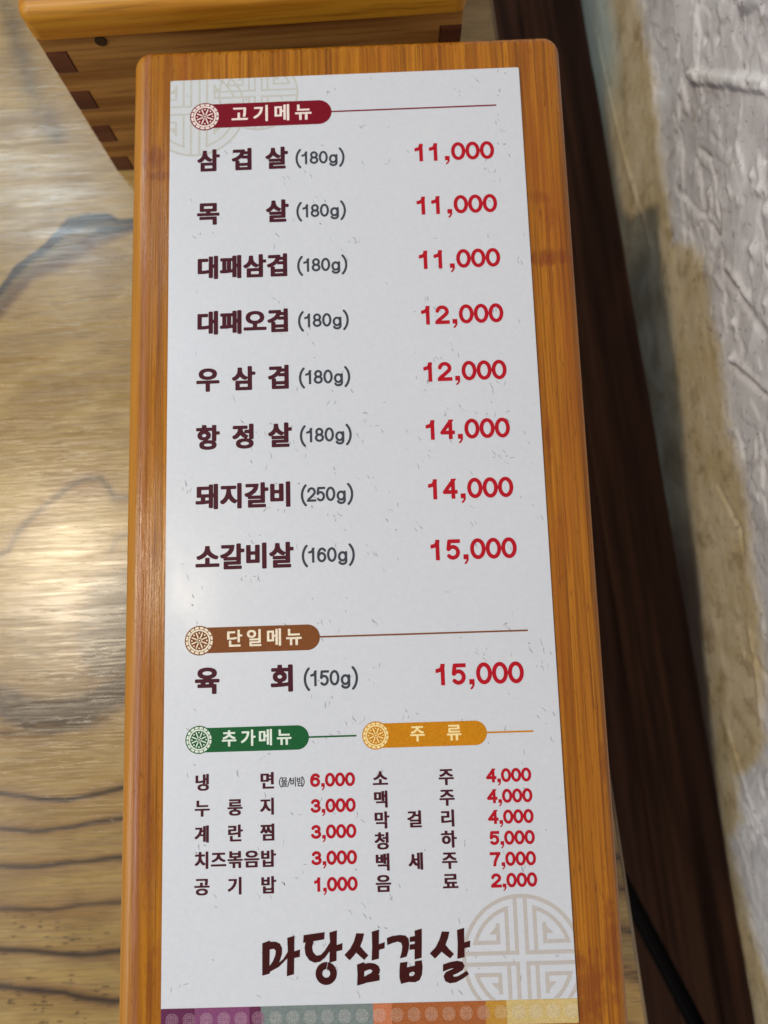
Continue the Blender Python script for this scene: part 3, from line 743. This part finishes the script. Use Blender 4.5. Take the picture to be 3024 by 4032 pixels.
    g2 = t.noise(t.mapping(rot, (16, 240, 1)), 1.0, 4, 0.6, .5)
    g3 = t.noise(t.mapping(rot, (26, 60, 1), (4, 2, 0)), 1.0, 3, 0.6, .6)
    g4 = t.noise(t.mapping(rot, (210, 1600, 1), (2, 9, 0)), 1.0, 3, 0.6, .3)
    c = t.mix(t.ramp(g3, .3, .7), srgb(176, 148, 92), srgb(150, 121, 70))
    c = t.mix(t.math('MULTIPLY', t.ramp(g2, .5, .75), .4), c, srgb(136, 110, 68))
    c = t.mix(t.math('MULTIPLY', t.ramp(g1, .5, .8), .3), c, srgb(126, 98, 64))
    c = t.mix(t.math('MULTIPLY', t.ramp(g4, .62, .76), .45), c, srgb(98, 74, 48))
    c = t.mix(t.math('MULTIPLY', sep.outputs[1], .62), c, srgb(128, 86, 52))
    c = t.mix(t.math('MULTIPLY', sep.outputs[0], .95), c, srgb(46, 33, 25))
    t.base(c); t.spec(0.5)
    t.rough(t.ramp(g2, .3, .7, .20, .30))
    gr = t.noise(t.mapping(rot, (26, 620, 1), (1, 3, 0)), 1.0, 2, .55, .35)
    gr = t.math('SUBTRACT', 1.0, t.math('MULTIPLY', t.math('ABSOLUTE', t.math('SUBTRACT', gr, 0.5)), 2.0))
    gr = t.ramp(gr, .86, .98)
    t.base(t.mix(t.math('MULTIPLY', gr, .26), c, srgb(84, 64, 42)))
    h = t.math('SUBTRACT', t.math('MULTIPLY', t.noise(t.mapping(rot, (55, 900, 1), (1, 3, 0)), 1.0, 3, .55, .25), .8), t.math('MULTIPLY', gr, .3))
    b = t.bump(h, 1.0, 0.00004); t.l(b.outputs[0], t.b.inputs['Normal'])
    link('table_top', grid_mesh('table_top', P, {'figure': A}), t.m, t_)
    # edge band along the wall side
    bm = bmesh.new(); L = []
    for y in (620.0, -420.0):
        x = 74.2 - .117 * y
        L.append([bm.verts.new((a * MM, y * MM, z * MM)) for a, z in ((x + .02, -.3), (x + .6, -.05), (x + 1.3, -.5), (x + 1.5, -1.5), (x + 1.5, -27), (x - 3, -28), (x + .02, -28))])
    for i in range(6): bm.faces.new((L[0][i], L[0][i + 1], L[1][i + 1], L[1][i]))
    bmesh.ops.recalc_face_normals(bm, faces=bm.faces)
    link('edge_band', to_mesh(bm, 'edge_band'), box_wood('edge_band_wood', (150, 128, 98), (110, 90, 66), 'y'), t_)
    bm = bmesh.new()
    vs = [bm.verts.new((x * MM, y * MM, -28 * MM)) for x, y in ((-620, 612), (2.5, 612), (123, -420), (-620, -420))]; bm.faces.new(vs)
    link('underside', to_mesh(bm, 'underside', False), box_wood('underside_wood', (90, 66, 44), (70, 50, 32)), t_)
table()

# ------------------------------------------------------------------ plaster wall on the right
def wall():
    s = np.concatenate([np.arange(-420, -210, 10), np.arange(-210, 400, 1.0), np.arange(402, 640, 10)])       # along the wall = world y
    dep = np.concatenate([np.arange(407.5, 235, -.7), np.arange(235, -200, -6)])                                # distance below the camera
    S_, D = np.meshgrid(s, dep)
    def curve(pts): p = sorted(pts); return np.interp(S_, [a for a, _ in p], [b for _, b in p])
    b1 = curve([(296, 328), (268, 327), (243, 328.7), (220, 333), (195, 334.7), (178, 333), (166, 317), (151, 310), (124, 313), (96, 313), (82, 315), (63, 313), (41, 316), (27, 320), (8, 321), (-25, 329), (-47, 335), (-60, 350), (-70, 372), (-90, 372), (-105, 396), (-150, 380), (-200, 378)])
    b1 = b1 + 5 * (fbm(S_ / 9, D / 9, 3, 4) - .5) + 10 * (fbm(S_ / 22, D / 40, 2, 6) - .5) * (S_ < 180)
    b2 = curve([(380, 378), (335, 386), (293, 393), (246, 395), (226, 394), (215, 384), (206, 356), (201, 348), (190, 352), (174, 356), (141, 357), (103, 363), (75, 370), (44, 375), (18, 378), (-18, 388), (-55, 394), (-90, 402), (-200, 404)]) + 3 * (fbm(S_ / 14, D / 14, 2, 9) - .5)
    def sm(a, b, t): t = np.clip((t - a) / (b - a), 0, 1); return t * t * (3 - 2 * t)
    tan = sm(-6.5, 6.5, D - b1 + 5 * (fbm(S_ / 4, D / 4, 3, 88) - .5)); strip = sm(-7, 7, D - b2)
    pl = 1 - tan
    # relief toward the room (mm)
    H = 2.2 * (fbm(S_ / 38, D / 26, 3, 21) - .5) * (0.35 + .65 * pl)
    H += pl * (1.0 * (fbm(S_ / 15, D / 9, 3, 22) - .5) + .12 * (fbm(S_ / 2.4, D / 2.0, 3, 23) - .5))
    # trowel drags: folded ridges
    H += pl * (1.3 * sm(.54, .60, fbm((S_ + .5 * D) / 26, D / 17, 4, 71)) + .8 * sm(.56, .60, fbm(S_ / 14, (D - .4 * S_) / 12, 3, 72)) - .9 * sm(.60, .66, fbm(S_ / 18, D / 20, 3, 73)))
    for sd, sc_, am in ((31, 44, .7),):
        n = fbm((S_ + .9 * D) / sc_, (D - .3 * S_) / (sc_ * 1.7), 3, sd)
        H += pl * am * (np.exp(-(np.abs(n - .5) / .035) ** 1.2)) * (.3 + vnoise(S_ / 40, D / 40, sd + 5))
    H *= .62
    def ridge(pts, w, a, cut=0.0):
        nonlocal H
        d = dist_line(S_ + 1.5 * (fbm(S_ / 5, D / 5, 2, 3) - .5), D, pts)
        H += .75 * a * np.exp(-(d / w) ** 2)
    H += pl * 2.0 * sm(3.2, 2.0, dist_line(S_, D, [(228, 292), (209, 270), (188, 246)]) + .8 * fbm(S_ / 3, D / 3, 2, 51))     # broad raised drag
    H += pl * 1.2 * sm(2.6, 1.6, dist_line(S_, D, [(230, 303), (220, 302)]))
    H += pl * 3.2 * sm(13, 9, np.hypot((S_ - 224), (D - 236) * .8) + 2 * fbm(S_ / 5, D / 5, 2, 52))                        # bulge at the top right
    ridge([(196, 325), (182, 312), (170, 303), (157, 296)], 1.2, -1.6)                                                     # long groove
    ridge([(194, 325), (180, 310), (168, 301), (155, 294)], 1.4, .8)
    ridge([(190, 291), (178, 291), (162, 293)], .8, -1.0); ridge([(198, 298), (190, 291)], 1.2, -1.3)
    ridge([(107, 306), (103, 302), (86, 283)], 1.3, -1.8); ridge([(109, 303), (104, 299), (87, 280)], 1.6, 1.2)
    ridge([(141, 296), (133, 290), (122, 284), (108, 276)], 2.0, -1.2); ridge([(144, 294), (135, 287), (124, 281)], 2.0, 1.8)
    for cs, cd, r, a in ((164, 254, .9, -1.5), (249, 297, 1.3, -2.2), (164.5, 263, 2.2, 1.6), (157, 260, 2.4, 1.8), (148, 258, 3, 2.0), (121, 296, 1.6, 1.8), (108, 304, 2.0, 2.0), (232, 277, 1.6, -1.5), (225, 268, 1.5, -1.5), (140, 271, 3, 2), (131, 262, 3, 1.8), (118, 270, 2, 1.4)):
        H += a * np.exp(-((S_ - cs) ** 2 + (D - cd) ** 2) / r ** 2)
    # skirting: smoother, stands a little proud; long soft ridge down it
    H += tan * (1.2 + .8 * (fbm(S_ / 30, D / 8, 3, 61) - .5) + .5 * (fbm(S_ / 6, D / 5, 3, 62) - .5) * sm(180, 60, S_))
    ridge([(330, 386), (277, 380), (245, 376), (210, 368), (190, 366)], 1.6, .9)
    ridge([(-3, 331), (-25, 333), (-38, 336)], 1.8, .9); ridge([(-12, 340), (-14, 330), (-22, 324)], 1.4, -1.0)
    ridge([(60, 336), (40, 322), (30, 324)], 1.5, -1.0); ridge([(-50, 372), (-95, 356)], 1.8, 1.0)
    H -= strip * 1.0
    H = H - 6 * sm(402, 408, D)
    nx, ny = -.9932, -.1162
    X = (151.5 - .117 * S_) + nx * H; Y = S_ + ny * H
    P = np.stack([X * MM, Y * MM, CAM_H - D * MM], -1)
    teal = .85 * sm(262, 315, S_) * sm(348, 372, D)
    brown = strip * sm(70, 20, S_) * sm(-150, -50, S_)
    A = np.stack([tan, strip, brown, np.ones(tan.shape)], -1)
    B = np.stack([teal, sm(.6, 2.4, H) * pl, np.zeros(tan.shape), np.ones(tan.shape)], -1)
    t = NT('troweled_plaster'); v = t.coord()
    at = t.attr('zones'); sep = t.n('ShaderNodeSeparateColor'); t.l(at.outputs['Color'], sep.inputs[0])
    at2 = t.attr('tints'); sep2 = t.n('ShaderNodeSeparateColor'); t.l(at2.outputs['Color'], sep2.inputs[0])
    n1 = t.noise(v, 38.0, 4, .6, .4); n2 = t.noise(v, 160.0, 4, .65); n3 = t.noise(t.mapping(v, (1, 1, 1), (3, 3, 3)), 90.0, 3, .6)
    c = t.mix(t.ramp(n1, .35, .65), srgb(234, 232, 234), srgb(214, 211, 213))
    c = t.mix(t.math('MULTIPLY', t.ramp(n2, .5, .72), .4), c, srgb(238, 237, 239))
    c = t.mix(t.math('MULTIPLY', t.ramp(n3, .60, .74), .5), c, srgb(172, 160, 140))
    k = t.mix(t.ramp(n1, .3, .7), srgb(228, 210, 176), srgb(206, 184, 140))
    k = t.mix(t.math('MULTIPLY', t.ramp(n3, .5, .7), .5), k, srgb(140, 112, 70))
    c = t.mix(sep.outputs[0], c, k)
    g = t.mix(t.ramp(n1, .35, .65), srgb(146, 144, 130), srgb(118, 112, 98))
    c = t.mix(t.math('MULTIPLY', sep.outputs[1], .92), c, g)
    c = t.mix(t.math('MULTIPLY', sep.outputs[2], .9), c, srgb(94, 74, 64))
    c = t.mix(sep2.outputs[0], c, srgb(190, 208, 204))
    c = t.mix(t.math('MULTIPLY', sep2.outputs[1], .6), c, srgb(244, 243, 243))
    t.base(c); t.rough(.66); t.spec(.3)
    pits = t.ramp(t.noise(v, 380.0, 3, .6), .62, .72)
    c = t.mix(t.math('MULTIPLY', pits, .55), c, srgb(120, 108, 94)); t.base(c)
    b = t.bump(t.math('SUBTRACT', t.math('ADD', t.noise(v, 700.0, 5, .75), t.math('MULTIPLY', n2, .8)), t.math('MULTIPLY', pits, 1.2)), .6, .0005); t.l(b.outputs[0], t.b.inputs['Normal'])
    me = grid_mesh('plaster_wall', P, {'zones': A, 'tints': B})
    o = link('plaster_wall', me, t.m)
    o['label'] = 'rough grey troweled plaster wall with a tan painted foot along the right edge'; o['category'] = 'wall'
wall()

# dark boarding below the plaster, and the floor far down
def dark_wood(name, a, b, ax='y'):
    t = NT(name); v = t.coord(); t.spec(.2)
    n = t.noise(t.mapping(v, (60, 6, 60) if ax == 'y' else (6, 60, 60)), 1.0, 3, .6)
    t.base(t.mix(t.ramp(n, .35, .7), srgb(*a), srgb(*b))); t.rough(.6)
    return t.m
M_DARK = dark_wood('dark_stained_boards', (52, 32, 22), (36, 21, 14))
base = thing('wall_base', 'dark recessed boarding below the plaster wall', 'wall base', (0.1515 + .012, 0, 0), math.atan2(-1, .117) + math.pi / 2)
for k, (c1, c2) in enumerate((((96, 62, 44), (62, 38, 27)), ((116, 76, 52), (74, 46, 32)), ((108, 70, 50), (72, 44, 32)), ((120, 80, 56), (76, 48, 34)), ((80, 52, 36), (52, 32, 22)))):
    panel('boarding', 4 + (k % 2) * 1.5, 14, -420, 640, (CAM_H - .409) * 1000 - 92 * (k + 1) + 1.2, (CAM_H - .409) * 1000 - 92 * k, dark_wood('boarding_wood', c1, c2), base, 1.2)
floor = bpy.data.objects.new('floor', None)
bm = bmesh.new(); vs = [bm.verts.new(p) for p in ((-1.0, -1.2, -.612), (1.2, -1.2, -.612), (1.2, 1.6, -.612), (-1.0, 1.6, -.612))]; bm.faces.new(vs)
fl = link('floor', to_mesh(bm, 'floor', False), M_DARK); fl['kind'] = 'structure'
bpy.data.objects.remove(floor)
fl.name = 'floor'
pm = None
for k in range(14):
    x = -300 + k * 92
    if pm is None:
        o = panel('floor_board', -45.2, 45.2, -1200, 1600, -20, 0, dark_wood('floor_board_wood', (64, 44, 32), (38, 25, 18)), fl, 1.5); pm = o.data
    else:
        o = bpy.data.objects.new('floor_board', pm); COL.objects.link(o); o.parent = fl
    o.location = (x * MM, 0, -.59); o.rotation_euler = (0, 0, math.radians(6.7))
bm = bmesh.new(); bmesh.ops.create_cube(bm, size=1.0)
for v in bm.verts: v.co = Vector((v.co.x * .010, v.co.y * .20, v.co.z * .010))
bmesh.ops.bevel(bm, geom=bm.edges[:], offset=.003, segments=3, affect='EDGES')
o = link('dark_bar', to_mesh(bm, 'dark_bar'), dark_wood('black_bar_paint', (26, 18, 14), (18, 12, 9)))
o.location = (.148, -.175, CAM_H - .50); o.rotation_euler = (0, 0, math.radians(27))
o['label'] = 'thin black bar running diagonally below the table edge toward the wall boards'; o['category'] = 'bar'
